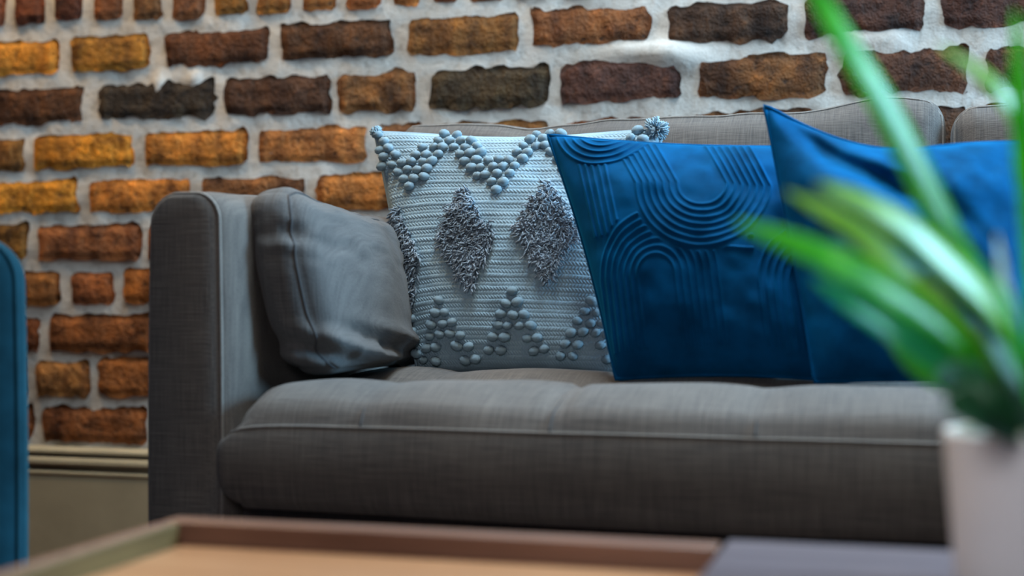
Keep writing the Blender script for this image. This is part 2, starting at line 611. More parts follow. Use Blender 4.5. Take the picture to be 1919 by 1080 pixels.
# ---- skirting board with stepped moulding
prof = [(0.0, 0.300), (0.013, 0.2985), (0.019, 0.2930), (0.0195, 0.2885), (0.0085, 0.2865), (0.0085, 0.2815), (0.020, 0.2800), (0.0235, 0.2745),
        (0.0240, 0.2690), (0.0215, 0.2655), (0.0110, 0.2635), (0.0110, 0.2565), (0.0200, 0.2550), (0.0225, 0.2525), (0.0225, 0.2490), (0.0205, 0.2470),
        (0.0205, 0.0), (0.0, 0.0)]
V, F = [], []
for xx in (WX0, WX1):
    for d, z in prof: V.append((xx, WY - 0.002 - d, z))
k = len(prof)
for i in range(k): F.append((i, (i + 1) % k, k + (i + 1) % k, k + i))
F += [tuple(range(k))[::-1], tuple(range(k, 2 * k))]
tag(mk('baseboard_back', V, F, M['paint'], smooth=False), kind='structure')

# ================================================================== SOFA
sofa = thing('sofa', 'grey linen two-seat sofa with piped arms standing against the brick wall', 'sofa', (0.03, 1.93, 0))
SX0, SXI = -0.893, -0.792            # outer and inner side of the left arm
SR0, SRI = 0.953, 0.852              # the right arm
AY0, AY1, AZ = 1.55, 2.355, 0.716


def arm_profile(x0, x1, z0, z1, r1, r2, k=10):
    """outline in XZ, counter-clockwise from the lower left"""
    p = [(x0, z0)]
    for i in range(k + 1):
        a = math.pi - i / k * math.pi / 2
        p.append((x0 + r1 + r1 * math.cos(a), z1 - r1 + r1 * math.sin(a)))
    for i in range(k + 1):
        a = math.pi / 2 - i / k * math.pi / 2
        p.append((x1 - r2 + r2 * math.cos(a), z1 - r2 + r2 * math.sin(a)))
    p.append((x1, z0))
    return p


def dense(p, step=0.02):
    out = []
    for i in range(len(p) - 1):
        a, b = np.array(p[i]), np.array(p[i + 1])
        n = max(1, int(np.linalg.norm(b - a) / step))
        for k in range(n): out.append(tuple(a + (b - a) * k / n))
    out.append(p[-1])
    return out


def make_arm(parent, x0, x1, y0, y1, z0, z1, mat, pmat, r1=0.040, r2=0.034, inner=1, local=False, seed=0, cat=True):
    p = dense(arm_profile(x0, x1, z0, z1, r1, r2))
    cx, cz = ((x0 * 0.86 + x1 * 0.14) if inner > 0 else (x0 * 0.14 + x1 * 0.86)), z1 - 0.05
    ctr = (x0 + x1) / 2
    P = np.array(p)
    ys = [(-0.012, 0.60), (-0.011, 0.72), (-0.009, 0.81), (-0.005, 0.89), (0.002, 0.945), (0.013, 0.982), (0.030, 1.0)] + [(t, 1.0) for t in np.linspace(0.05, y1 - y0 - 0.03, 26)] + [(y1 - y0 - 0.01, 0.97), (y1 - y0, 0.88)]
    V = []
    for (dy, s) in ys:
        q = P.copy()
        q[:, 0] = cx + (P[:, 0] - cx) * s
        top = P[:, 1] > cz
        q[top, 1] = cz + (P[top, 1] - cz) * (1 - (1 - s) * 0.5)
        ease = min(1.0, max(0.0, (dy - 0.012) / 0.10))
        sag = 0.006 * vnoise((y0 + dy) * 6 + seed, q[:, 1] * 5, 0, 11) * ease
        q[:, 0] += sag + 0.004 * np.sin(np.clip((q[:, 1] - z0) / (z1 - z0), 0, 1) * math.pi) * np.sign(q[:, 0] - ctr)
        q[:, 1] += np.where(top, 0.004 * vnoise((y0 + dy) * 7 + seed, q[:, 0] * 8, 0, 21) * ease, 0)
        for a in q: V.append((a[0], y0 + dy, a[1]))
    n, m = len(ys), len(p)
    F = grid_faces(n, m)
    F.append(tuple(range(m)))
    F.append(tuple((n - 1) * m + i for i in range(m))[::-1])
    F += [((i + 1) * m, i * m, i * m + m - 1, (i + 1) * m + m - 1) for i in range(n - 1)]
    arm = mk('arm', V, F, mat, parent, True, local=local)
    pts = []
    for (a, c) in p:
        bul = 0.004 * math.sin(min(1, max(0, (c - z0) / (z1 - z0))) * math.pi) * (1 if a > ctr else -1)
        pts.append((cx + (a - cx) * 0.87 + bul, y0 - 0.0068, (cz + (c - cz) * 0.935) if c > cz else c))
    tv, tf = tube(pts, 0.0021, 6)
    mk('piping', tv if local else np.array(tv) - np.array(parent.location), tf, pmat, arm, True, local=True)
    return arm


arm = make_arm(sofa, SX0, SXI, AY0, AY1, 0.10, AZ, M['linen'], M['linen_pipe'], seed=2)
make_arm(sofa, SRI, SR0, AY0, AY1, 0.10, AZ, M['linen'], M['linen_pipe'], 0.034, 0.040, inner=-1, seed=8)
# back rail and seat base
v_, f_ = softbox((SX0 + 0.03, 2.275, 0.10), (SR0 - 0.03, 2.362, 0.79), 0.03, 24, 6, 12)
mk('back_frame', v_, f_, M['linen'], sofa)
v_, f_ = softbox((SXI - 0.004, 1.575, 0.10), (SRI + 0.004, 2.28, 0.342), 0.012, 20, 10, 8)
mk('seat_base', v_, f_, M['linen_dark'], sofa)
for lx in (-0.84, 0.90):
    for ly in (1.62, 2.27):
        v_, f_ = tube([(lx, ly, 0.002), (lx, ly, 0.10)], [0.016, 0.026], 12)
        mk('leg', v_, f_, M['wood_leg'], sofa)

# seat cushion: biscuit-tufted bench cushion
SEAMX = [-0.389 + 0.2195 * k for k in range(-2, 7)]
CY0, CZ0, CZ1 = 1.505, 0.342, 0.452


def seat_fn(P, Q):
    X, Y, Z = P[:, 0].copy(), P[:, 1].copy(), P[:, 2].copy()
    top = np.clip((Q[:, 2] - 0.15) / 0.85, 0, 1)
    fx = ((X + 0.389) / 0.2195) % 1.0
    gx = np.abs(np.sin(math.pi * fx))
    fy = ((Y - 1.498) / 0.236)
    gy = np.abs(np.sin(math.pi * np.clip(fy, 0, 20)))
    inx = np.clip((0.84 - np.abs(X - 0.03)) / 0.05, 0, 1)
    cell = (0.80 + 0.20 * gx ** 0.35) * (gy ** 0.62)
    puff = 0.040 * cell * inx ** 0.5 * (Q[:, 2] > 0.7)
    Z = Z + puff * np.clip((Q[:, 2] - 0.7) / 0.3, 0, 1)
    # narrow seam valleys between the biscuits
    dx = np.minimum(fx, 1 - fx) * 0.2195
    Z = Z - 0.0040 * np.exp(-(dx / 0.004) ** 2) * (Q[:, 2] > 0.95) * np.clip(fy * 6, 0, 1)
    # belly of the front boxing, gentle waves
    fr = np.clip((-Q[:, 1] - 0.8) / 0.2, 0, 1)
    Y = Y - fr * 0.009 * np.cos(Q[:, 2] * math.pi / 2) + fr * 0.0025 * vnoise(X * 7, Z * 7, 0, 3)
    # ends of the bolster-like front are round: top and bottom corners drawn in
    for e, sg in ((X - SXI, 1), (SRI - X, -1)):
        k = np.exp(-np.clip(e, 0, 1) / 0.030)
        X = X + sg * 0.030 * k * np.abs(Q[:, 2]) ** 3 * np.clip(-Q[:, 1] + 0.2, 0, 1)
        Z = Z - 0.030 * k * np.clip(Q[:, 2], 0, 1) ** 3
    Z = Z + 0.0035 * fbm(X * 9, Y * 9, 0, 5, 2) * (Q[:, 2] > 0.9) + 0.003 * np.sin(X * 6.0) * fr * (Q[:, 2] < -0.5)
    return np.stack([X, Y, Z], 1)


v_, f_ = softbox((SXI + 0.002, CY0, CZ0), (SRI - 0.002, 2.16, CZ1), 0.020, 190, 70, 26, seat_fn)
seat = mk('seat_cushion', v_, f_, M['linen'], sofa)
sl = np.array(sofa.location)


SLO, SHI = (SXI + 0.002, CY0, CZ0), (SRI - 0.002, 2.16, CZ1)
pts = [soft_pt(SLO, SHI, 0.020, seat_fn, (t, -1.0, 0.80)) for t in np.linspace(-0.985, 0.985, 90)]
tv, tf = tube(pts, 0.0017, 6)
mk('piping', np.array(tv) - sl, tf, M['linen_pipe'], seat, local=True)
for xs_ in SEAMX:
    if xs_ < SXI + 0.03 or xs_ > SRI - 0.03: continue
    qx = (xs_ - (SXI + SRI) / 2) / ((SRI - SXI) / 2 - 0.002)
    pts = [soft_pt(SLO, SHI, 0.020, seat_fn, (qx, -1.0, t)) for t in np.linspace(0.82, 1.0, 6)]
    pts += [soft_pt(SLO, SHI, 0.020, seat_fn, (qx, t, 1.0)) for t in np.linspace(-0.99, -0.70, 14)]
    tv, tf = tube([np.array(p) + np.array((0, -0.0012, 0.0012)) for p in pts], 0.0012, 5)
    mk('seam', np.array(tv) - sl, tf, M['thread'], seat, local=True)


# back cushions
def back_fn_factory(x0, x1, sd):
    def fn(P, Q):
        X, Y, Z = P[:, 0].copy(), P[:, 1].copy(), P[:, 2].copy()
        t = (X - x0) / (x1 - x0)
        topw = np.clip(Q[:, 2], 0, 1) ** 2
        ends = np.exp(-t / 0.05) + np.exp(-(1 - t) / 0.05)
        dz = 0.012 - 0.010 * np.exp(-((t - 0.27) / 0.10) ** 2) - 0.010 * np.clip(t * 2, 0, 1) + 0.022 * np.exp(-((t - 0.93) / 0.12) ** 2) - 0.006 * np.exp(-t / 0.03)
        Z = Z + topw * (dz + 0.004 * fbm(X * 12, Y * 12, 0, sd, 2))
        fr = np.clip(-Q[:, 1], 0, 1)
        bul = np.clip(1 - Q[:, 0] ** 4, 0, 1) * np.clip(1 - Q[:, 2] ** 4, 0, 1)
        Y = Y - 0.035 * fr * bul * (Q[:, 1] < -0.8) + 0.004 * fbm(X * 8, Z * 8, 0, sd + 3, 2) * fr
        lean = (Z - 0.48) * 0.14
        return np.stack([X, Y + lean, Z], 1)
    return fn


def back_cushion(x0, x1, sd):
    v_, f_ = softbox((x0, 2.060, 0.475), (x1, 2.215, 0.852), 0.034, 60, 16, 26, back_fn_factory(x0, x1, sd))
    c = mk('back_cushion', v_, f_, M['linen'], sofa)
    lo, hi, fn = (x0, 2.060, 0.475), (x1, 2.215, 0.852), back_fn_factory(x0, x1, sd)
    for qy in (-0.80, 0.80):
        q = [(t, qy, 1.0) for t in np.linspace(-0.95, 0.95, 50)] + [(1.0, qy, t) for t in np.linspace(0.9, -0.9, 22)] + \
            [(t, qy, -1.0) for t in np.linspace(0.95, -0.95, 20)] + [(-1.0, qy, t) for t in np.linspace(-0.9, 0.9, 22)]
        tv, tf = tube([soft_pt(lo, hi, 0.034, fn, k) for k in q], 0.0022, 5, True)
        mk('piping', np.array(tv) - sl, tf, M['linen_pipe'], c, local=True)
    return c


back_cushion(-0.796, 0.028, 31)
back_cushion(0.036, 0.846, 57)


# ================================================================== SIDE CUSHION against the left arm
def side_fn(P, Q):
    X, Y, Z = P[:, 0].copy(), P[:, 1].copy(), P[:, 2].copy()
    bx = np.clip(1 - Q[:, 1] ** 2, 0, 1) ** 0.6 * np.clip(1 - Q[:, 2] ** 2, 0, 1) ** 0.6
    X = X + np.where(Q[:, 0] > 0.5, 0.030 * bx, 0) 
    fr = (Q[:, 1] < -0.5)
    Y = Y - np.where(fr, 0.016 * np.clip(1 - Q[:, 2] ** 2, 0, 1) ** 0.6, 0)
    # creases: crumple low on the cushion and under the shoulder
    low = np.exp(-((Q[:, 2] + 0.72) / 0.22) ** 2)
    cr = low * (0.008 * np.sin((Z * 130 + Y * 26 + X * 40)) + 0.004 * fbm(X * 30, Y * 30, Z * 40, 6, 2))
    hi = np.exp(-((Q[:, 2] - 0.45) / 0.30) ** 2)
    cr = cr + hi * 0.0035 * fbm(X * 26, Y * 22, Z * 60, 4, 2)
    X = X + np.where(Q[:, 0] > 0.3, cr, 0)
    Y = Y - np.where(fr, cr, 0)
    # top slopes down to the back
    Z = Z - np.clip(Q[:, 2], 0, 1) * (0.010 + 0.012 * Q[:, 1]) + 0.003 * fbm(X * 20, Y * 20, 0, 8, 2) * (Q[:, 2] > 0.8)
    # upper part leans onto the arm
    X = X - 0.018 * np.clip(Q[:, 2], -1, 1) + 0.014
    # the front recedes towards the bottom
    Y = Y + 0.020 * np.clip(-Q[:, 2] + 0.2, 0, 1.2) * np.clip(-Q[:, 1], 0, 1)
    # bottom front corner pinched
    X = X + 0.012 * np.clip(-Q[:, 2] - 0.3, 0, 1)
    return np.stack([X, Y, Z], 1)


sidec = thing('side_cushion', 'slate grey linen boxed cushion propped against the left sofa arm', 'cushion', (-0.765, 1.79, 0.487))
v_, f_ = softbox((-0.800, 1.606, 0.492), (-0.728, 1.935, 0.722), 0.030, 22, 60, 60, side_fn)
Qs = None
body = mk('cover', v_, f_, M['slate'], sidec)
# piping along the front-right edge and over the top
c_lo, c_hi = np.array((-0.800, 1.606, 0.492)), np.array((-0.728, 1.935, 0.722))


def side_pt(qx, qy, qz):
    c, h = (c_lo + c_hi) / 2, (c_hi - c_lo) / 2
    Q = np.array([[qx, qy, qz]], float)
    P = Q * h
    r = np.minimum(0.030, h * 0.999)
    q = np.clip(P, -(h - r), h - r)
    d = (P - q) / r
    d = d / np.linalg.norm(d)
    return side_fn(q + d * r + c, Q)[0]


seamp = [side_pt(0.82, -0.90 - 0.1 * (t > -0.97), t) for t in np.linspace(-0.97, 0.97, 30)]
seamp += [side_pt(0.86, t, 1.0) for t in np.linspace(-0.9, 0.97, 24)]
tv, tf = tube(seamp, 0.0016, 5)
mk('piping', np.array(tv) - np.array(sidec.location), tf, M['thread'], body, local=True)


# ================================================================== THROW PILLOWS
class Pillow:
    """stuffed square pillow spanned by four world corners; (u, v) runs left-right, top-bottom"""

    def __init__(s, TL, TR, BL, BR, T, concave=0.03, warp=None, p=0.42, seed=0, wr=0.004):
        s.c = [np.array(t, float) for t in (TL, TR, BL, BR)]
        n = np.cross(s.c[1] - s.c[0], s.c[2] - s.c[0])
        n = n / np.linalg.norm(n)
        if n[1] > 0: n = -n
        s.n, s.T, s.k, s.warp, s.p, s.seed, s.wr = n, T, concave, warp, p, seed, wr

    def pos(s, u, v, side=1, relief=0.0):
        u, v = np.asarray(u, float), np.asarray(v, float)
        a, b = 2 * u - 1, 2 * v - 1
        a2 = a * (1 - s.k * (1 - b * b))
        b2 = b * (1 - s.k * (1 - a * a))
        U, W = (a2 + 1) / 2, (b2 + 1) / 2
        TL, TR, BL, BR = s.c
        P = (TL * ((1 - U) * (1 - W))[..., None] + TR * (U * (1 - W))[..., None] +
             BL * ((1 - U) * W)[..., None] + BR * (U * W)[..., None])
        prof = np.clip(1 - a ** 2, 0, 1) ** s.p * np.clip(1 - b ** 2, 0, 1) ** s.p
        t = s.T * prof * (1.0 if side > 0 else 0.55)
        wrk = s.wr * prof ** 0.5 * fbm(u * 4 + s.seed, v * 4, side, 13 + s.seed, 3)
        P = P + s.n * (side * t + wrk + relief)[..., None]
        if s.warp is not None:
            P = P + s.warp(u, v, side, prof)
        return P

    def normal(s, u, v):
        e = 0.01
        d1 = s.pos(np.array(min(u + e, .999)), np.array(v)) - s.pos(np.array(max(u - e, .001)), np.array(v))
        d2 = s.pos(np.array(u), np.array(min(v + e, .999))) - s.pos(np.array(u), np.array(max(v - e, .001)))
        n = np.cross(d1, d2)
        n = n / max(1e-9, np.linalg.norm(n))
        return -n if n.dot(s.n) < 0 else n


def edge_spaced(n):
    t = np.linspace(-1, 1, n)
    return (np.sin(t * math.pi / 2 * 0.9) / math.sin(math.pi / 2 * 0.9) * 0.5 + t * 0.5 + 1) / 2


def build_pillow(pil, root, n, relief_fn, mat, edge_r=0.0026, edge_mat=None):
    t = edge_spaced(n)
    U, V_ = np.meshgrid(t, t, indexing='ij')
    rel = relief_fn(U, V_) if relief_fn else 0 * U
    fade = np.clip(np.minimum(np.minimum(U, 1 - U), np.minimum(V_, 1 - V_)) / 0.03, 0, 1)
    P = pil.pos(U, V_, 1, rel * fade)
    front = mk('front_cover', P.reshape(-1, 3), grid_faces(n, n), mat, root)
    m = 60
    t = edge_spaced(m)
    U, V_ = np.meshgrid(t, t, indexing='ij')
    P = pil.pos(U, V_, -1)
    mk('back_cover', P.reshape(-1, 3), grid_faces(m, m, flip=True), mat, root)
    q = np.linspace(0, 1, 50)
    z, o = 0 * q, 0 * q + 1
    ring = np.concatenate([pil.pos(q, z)[:-1], pil.pos(o, q)[:-1], pil.pos(q[::-1], o)[:-1], pil.pos(z, q[::-1])[:-1]])
    tv, tf = tube([tuple(r) for r in ring], edge_r, 6, True)
    mk('edge_seam', tv, tf, edge_mat or mat, root)
    return front


def quadmap(q):
    TL, TR, BL, BR = [np.array(t, float) for t in q]

    def f(u, v):
        u, v = np.asarray(u, float), np.asarray(v, float)
        P = (TL * ((1 - u) * (1 - v))[..., None] + TR * (u * (1 - v))[..., None] + BL * ((1 - u) * v)[..., None] + BR * (u * v)[..., None])
        return P[..., 0], P[..., 1]

    def inv(x, y):
        u, v = .5, .5
        for _ in range(12):
            a, b = f(u, v)
            e = 1e-4
            ax, bx = f(u + e, v); ay, by = f(u, v + e)
            J = np.array([[(ax - a) / e, (ay - a) / e], [(bx - b) / e, (by - b) / e]])
            d = np.linalg.solve(J, np.array([x - a, y - b]))
            u, v = u + d[0], v + d[1]
        return float(u), float(v)
    return f, inv


# ---------------- knitted pillow
KN = Pillow((-0.7911, 2.02, 0.8320), (-0.3588, 2.02, 0.8226), (-0.6820, 1.905, 0.4800), (-0.3817, 1.905, 0.4810), 0.060, 0.015, p=0.40, seed=3,
            warp=lambda u, v, s, pr: np.stack([-0.022 * (1 - u) * np.sin(np.pi * np.clip(v, 0, 1)) ** 1.0 * 0 + 0 * u, 0 * u,
                                               -0.014 * np.exp(-(v / 0.25)) * np.sin(np.pi * np.clip(u, 0, 1)) ** 2 * 0.6], -1))
knit = thing('knitted_cushion', 'pale blue-grey knitted cushion with bobble chevrons and shaggy tufted diamonds, beside the quilted blue pillow', 'cushion', (-0.545, 1.89, 0.485))


def knit_relief(u, v):
    R = 60.0
    ph = v * R + 0.15 * np.sin(u * 9)
    row = np.abs(np.sin(np.pi * ph)) ** 0.7
    odd = np.floor(ph) % 2
    st = u * 74 + np.where(odd > 0, 0.9, -0.9) * ((ph % 1.0) - 0.5) + odd * 0.5
    stitch = np.abs(np.sin(np.pi * st)) ** 0.8
    return 0.0019 * (0.35 + 0.65 * row) * (0.25 + 0.75 * stitch) + 0.0007 * (np.floor(ph) % 3 == 0)


kfront = build_pillow(KN, knit, 470, knit_relief, M['wool'], 0.004)
kq, kinv = quadmap([(705, 250), (1240, 245), (785, 702), (1180, 704)])


def bobble_mesh():
    V, F = [], []
    a, b = 14, 9
    for i in range(b + 1):
        th = math.pi * i / b
        for j in range(a):
            ph = 2 * math.pi * j / a
            r = 1 + 0.10 * math.sin(5 * ph + 7 * th)
            V.append((math.sin(th) * math.cos(ph) * r, math.sin(th) * math.sin(ph) * r * 0.80, math.cos(th) * r * 0.78))
    for i in range(b):
        for j in range(a):
            F.append((i * a + j, (i + 1) * a + j, (i + 1) * a + (j + 1) % a, i * a + (j + 1) % a))
    me = bpy.data.meshes.new('bobble')
    me.from_pydata(V, [], F)
    me.polygons.foreach_set('use_smooth', [True] * len(me.polygons))
    me.materials.append(M['wool'])
    return me


BOB = bobble_mesh()
kl = np.array(knit.location)


def zig(u, peaks):
    return np.interp(u, [p[0] for p in peaks], [p[1] for p in peaks])


spots = []
top_pk = [(-0.05, 0.005), (0.125, 0.235), (0.285, 0.035), (0.46, 0.255), (0.63, 0.03), (0.79, 0.25), (0.95, 0.03), (1.1, 0.2)]
for r in range(10):
    v = 0.022 + r * 0.036
    for i in range(26):
        u = 0.014 + i * 0.0415 + (r % 2) * 0.0207
        if u < 0.985 and abs(v - zig(u, top_pk)) < 0.080: spots.append((u, v))
for (cu, cv) in ((0.185, 0.755), (0.510, 0.725), (0.830, 0.745)):
    for k in range(7):
        v = cv + k * 0.041
        if v > 0.968: continue
        for j in range(k + 1):
            if k >= 4 and 2 <= j <= k - 2: continue
            u = cu + (j - k / 2) * 0.050
            if 0.02 < u < 0.98: spots.append((u, v))
for v in (0.80, 0.845, 0.89, 0.935):
    spots.append((0.03, v))

for (u, v) in spots:
    u += random.uniform(-.005, .005)
    v += random.uniform(-.004, .004)
    u, v = min(.985, max(.015, u)), min(.985, max(.015, v))
    p = KN.pos(np.array(u), np.array(v))
    nrm = KN.normal(u, v)
    r = random.uniform(0.0068, 0.0084)
    o = bpy.data.objects.new('bobble', BOB)
    COL.objects.link(o)
    o.parent = knit
    o.location = p + nrm * r * 0.55 - kl
    o.scale = (r * random.uniform(1.0, 1.12), r, r)
    o.rotation_euler = (random.uniform(-.5, .5), random.uniform(-.4, .4), random.uniform(-.5, .5))


def shag(cu, cv, hu, hv, n, sd):
    rg = random.Random(sd)
    V, F = [], []
    cnt = 0
    while cnt < n:
        a, b = rg.uniform(-1, 1), rg.uniform(-1, 1)
        if abs(a) + abs(b) > 1.0 + rg.uniform(-.05, .05): continue
        u, v = cu + a * hu, cv + b * hv
        if not (0.004 < u < 0.996): continue
        cnt += 1
        p = KN.pos(np.array(u), np.array(v))
        nr = KN.normal(u, v)
        ln = rg.uniform(0.010, 0.019)
        d0 = Vector(nr) + Vector((rg.uniform(-.9, .9), rg.uniform(-.3, .3), rg.uniform(-.9, .6)))
        d0.normalize()
        p0 = Vector(p)
        p1 = p0 + d0 * ln * .55
        d1 = (d0 + Vector((rg.uniform(-.8, .8), rg.uniform(-.4, .2), -rg.uniform(.3, 1.3)))).normalized()
        p2 = p1 + d1 * ln * .55
        r = rg.uniform(0.0010, 0.0016)
        tv, tf = tube([p0, p1, p2], [r, r * 1.1, r * 0.7], 4)
        off = len(V)
        V += tv
        F += [tuple(i + off for i in f) for f in tf]
    return V, F


for k, (cu, cv, hu, hv, nn) in enumerate(((0.045, 0.565, 0.075, 0.215, 750), (0.335, 0.505, 0.115, 0.215, 1400), (0.655, 0.475, 0.120, 0.210, 1400), (0.965, 0.50, 0.06, 0.19, 300))):
    V, F = shag(cu, cv, hu, hv, nn, 40 + k)
    tag(mk('shaggy_tuft', V, F, M['wool_fluff'], knit), kind='stuff')
# corner tassels
for (u, v) in ((0.006, 0.006), (0.985, 0.006)):
    p = KN.pos(np.array(u), np.array(v))
    V, F = [], []
    rg = random.Random(int(u * 100) + 3)
    for k in range(150):
        d = Vector((rg.gauss(0, 1), rg.gauss(0, 1), rg.gauss(0, 1))).normalized()
        c = Vector(p) + Vector((0.0, -0.004, 0.002))
        rr = 0.010 if u < .5 else 0.020
        tv, tf = tube([c + d * rr * .3, c + d * rr * rg.uniform(.75, 1.05)], [0.0016, 0.0013], 4)
        off = len(V)
        V += tv
        F += [tuple(i + off for i in f) for f in tf]
    tag(mk('corner_pompom', V, F, M['wool'], knit), kind='stuff')

# ---------------- quilted blue velvet pillow
BQ = Pillow((-0.4888, 1.8800, 0.8061), (-0.1199, 1.8800, 0.7807), (-0.378, 1.80, 0.4840), (-0.0900, 1.80, 0.4860), 0.082, 0.045, p=0.55, seed=5, wr=0.008)
bluep = thing('quilted_cushion', 'mid blue velvet cushion with stitched concentric arch ridges, in the middle of the row', 'cushion', (-0.27, 1.82, 0.485))
bq, binv = quadmap([(1025, 255), (1550, 285), (1155, 712), (1590, 714)])


def blue_relief(u, v):
    x, y = bq(u, v)
    h = 0 * x
    done = np.zeros_like(x, bool)

    def lines(d, r0, s, n, w=2.6):
        k = np.clip(np.round((d - r0) / s), 0, n - 1)
        return np.exp(-((d - (r0 + k * s)) / w) ** 2)

    def U_up(cx, cy, sh, r0, s, n, lo=None):
        # concentric U: legs run upward from (cx, cy); sh shears the legs
        yy = y - cy
        xx = x - cx - sh * np.minimum(yy, 0)
        return np.hypot(xx, np.maximum(yy, 0)), r0 + (n - 1) * s + s * .6

    def U_down(cx, cy, sh):
        yy = y - cy
        xx = x - cx - sh * np.maximum(yy, 0)
        return np.hypot(xx, np.minimum(yy, 0))
    # small half-disc at the upper left
    d = np.hypot((x - 1135), (y - 238) * 1.05)
    m = (d < 98) & (y > 238)
    h = np.where(m, lines(d, 22, 14.5, 6), h); done |= m
    # big U
    d, rmax = U_up(1335, 378, 0.52, 46, 13.0, 7)
    m = (d < rmax + 3) & ~done
    h = np.where(m & (d > 35), lines(d, 46, 13.0, 7), h); done |= m
    # lower arch
    d = U_down(1248, 552, 0.10)
    m = (d < 40 + 6 * 13.5 + 8) & ~done & (y < 672)
    h = np.where(m & (d > 28), lines(d, 38, 13.5, 7), h); done |= m
    # legs at the left side
    xl = x - (1092 + (y - 335) * 0.22)
    m = (xl > -14) & (xl < 66) & (y > 325) & (y < 470) & ~done
    h = np.where(m, lines(xl, 0, 13.5, 5), h); done |= m
    # arch on the right, cut by the plain pillow
    d = U_down(1560, 560, 0.10)
    m = (d < 128) & (y < 672) & ~done
    h = np.where(m & (d > 28), lines(d, 38, 13.5, 7), h); done |= m
    # cross channels
    m = (y > 474) & (y < 512) & (x > 1322) & (x < 1432) & ~done
    h = np.where(m, lines(y, 480, 24, 2), h)
    puffy = 0.0012 * np.cos((x + y) * 0.01)
    return 0.0030 * h + puffy


build_pillow(BQ, bluep, 400, blue_relief, M['blue'], 0.003)

# ---------------- plain blue velvet pillow


def velv_warp(u, v, s, pr):
    # dog-ear at the upper left, diagonal fold running down from it
    ear = np.exp(-(u / 0.16) ** 1.3) * np.exp(-(v / 0.28) ** 1.5)
    dz = 0.034 * ear - 0.012 * np.exp(-((u - 0.42) / 0.22) ** 2) * np.exp(-(v / 0.2))
    dy = -0.004 * ear
    if s > 0:
        dd = (v - 0.04) - (u - 0.06) * 0.62
        fold = np.exp(-(dd / 0.06) ** 2) * np.clip((u - 0.02) / 0.15, 0, 1) * np.clip((0.75 - u) / 0.3, 0, 1)
        dy = dy + 0.026 * fold * pr ** 0.4
        d2 = (v - 0.30) - (u - 0.16) * 0.30
        dy = dy - 0.010 * np.exp(-(d2 / 0.07) ** 2) * np.exp(-((u - 0.3) / 0.25) ** 2) * pr ** 0.4
    return np.stack([0 * u, dy + 0 * u, dz + 0 * u], -1)


BV = Pillow((-0.1905, 1.7950, 0.7907), (0.1561, 1.8250, 0.7737), (-0.1249, 1.735, 0.4890), (0.132, 1.735, 0.4900), 0.088, 0.030, warp=velv_warp, p=0.60, seed=9, wr=0.011)
velv = thing('velvet_cushion', 'plain royal blue velvet cushion with a pointed dog-ear corner, behind the potted plant', 'cushion', (0.0, 1.75, 0.489))
build_pillow(BV, velv, 170, None, M['blue2'], 0.0028)

# ================================================================== ARMCHAIR at the left edge
chair = thing('armchair', 'dark teal velvet armchair cut off by the left edge of the picture', 'armchair', (-1.192, 1.166, 0), math.radians(38))
# local frame: x to the sitter's left (photo right), faces -y
make_arm(chair, 0.20, 0.318, -0.02, 0.62, 0.09, 0.657, M['teal'], M['teal'], 0.045, 0.050, local=True, seed=4)
make_arm(chair, -0.44, -0.322, -0.02, 0.62, 0.09, 0.657, M['teal'], M['teal'], 0.05, 0.045, local=True, seed=14)
v_, f_ = softbox((-0.33, 0.46, 0.09), (0.21, 0.63, 0.86), 0.05, 14, 8, 16)
mk('backrest', v_, f_, M['teal'], chair, local=True)
v_, f_ = softbox((-0.325, -0.035, 0.30), (0.205, 0.48, 0.45), 0.05, 16, 16, 10)
mk('seat_cushion', v_, f_, M['teal'], chair, local=True)
v_, f_ = softbox((-0.33, 0.0, 0.09), (0.21, 0.50, 0.30), 0.015, 8, 8, 6)
mk('seat_base', v_, f_, M['teal'], chair, local=True)
for lx in (-0.39, 0.27):
    for ly in (0.05, 0.56):
        v_, f_ = tube([(lx, ly, 0.002), (lx, ly, 0.09)], [0.013, 0.022], 10)
        mk('leg', v_, f_, M['wood_leg'], chair, local=True)

# ================================================================== COFFEE TABLE
TZ, TX0, TX1, TXD, TY0, TY1 = 0.400, -0.630, 0.330, -0.1500, 0.52, 1.135
table = thing('coffee_table', 'low wooden coffee table with a recessed tray and a grey flush top in the foreground', 'table', (-0.15, 0.83, 0))
RW, RD = 0.026, 0.026
for nm, lo, hi, mt in (
        ('back_rail', (TX0, TY1 - RW, TZ - 0.06), (TXD - 0.004, TY1, TZ), 'wood_rim'),
        ('front_rail', (TX0, TY0, TZ - 0.06), (TXD - 0.004, TY0 + RW, TZ), 'wood_rim'),
        ('side_rail', (TX0, TY0 + RW + 0.0006, TZ - 0.06), (TX0 + 0.012, TY1 - RW - 0.0006, TZ), 'wood_rim'),
        ('side_lining', (TX0 + 0.0122, TY0 + RW + 0.0006, TZ - 0.05), (TX0 + 0.016, TY1 - RW - 0.0006, TZ - 0.001), 'wood_side'),
        ('tray_floor', (TX0 + 0.0165, TY0 + RW + 0.001, TZ - 0.045), (TXD - 0.005, TY1 - RW - 0.001, TZ - 0.020), 'wood_tray'),
        ('top_panel', (TXD, TY0, TZ - 0.060), (TX1, TY1 + 0.008, TZ + 0.001), 'wood_top'),
        ('apron', (TX0 + 0.03, TY0 + 0.03, TZ - 0.11), (TX1 - 0.03, TY1 - 0.03, TZ - 0.061), 'wood_leg')):
    v_, f_ = box(lo, hi, 0.0025)
    mk(nm, v_, f_, M[mt], table, smooth=False)
for lx in (TX0 + 0.05, TX1 - 0.05):
    for ly in (TY0 + 0.05, TY1 - 0.05):
        v_, f_ = softbox((lx - 0.02, ly - 0.02, 0.001), (lx + 0.02, ly + 0.02, TZ - 0.1105), 0.004, 4, 4, 4)
        mk('leg', v_, f_, M['wood_leg'], table, smooth=False)

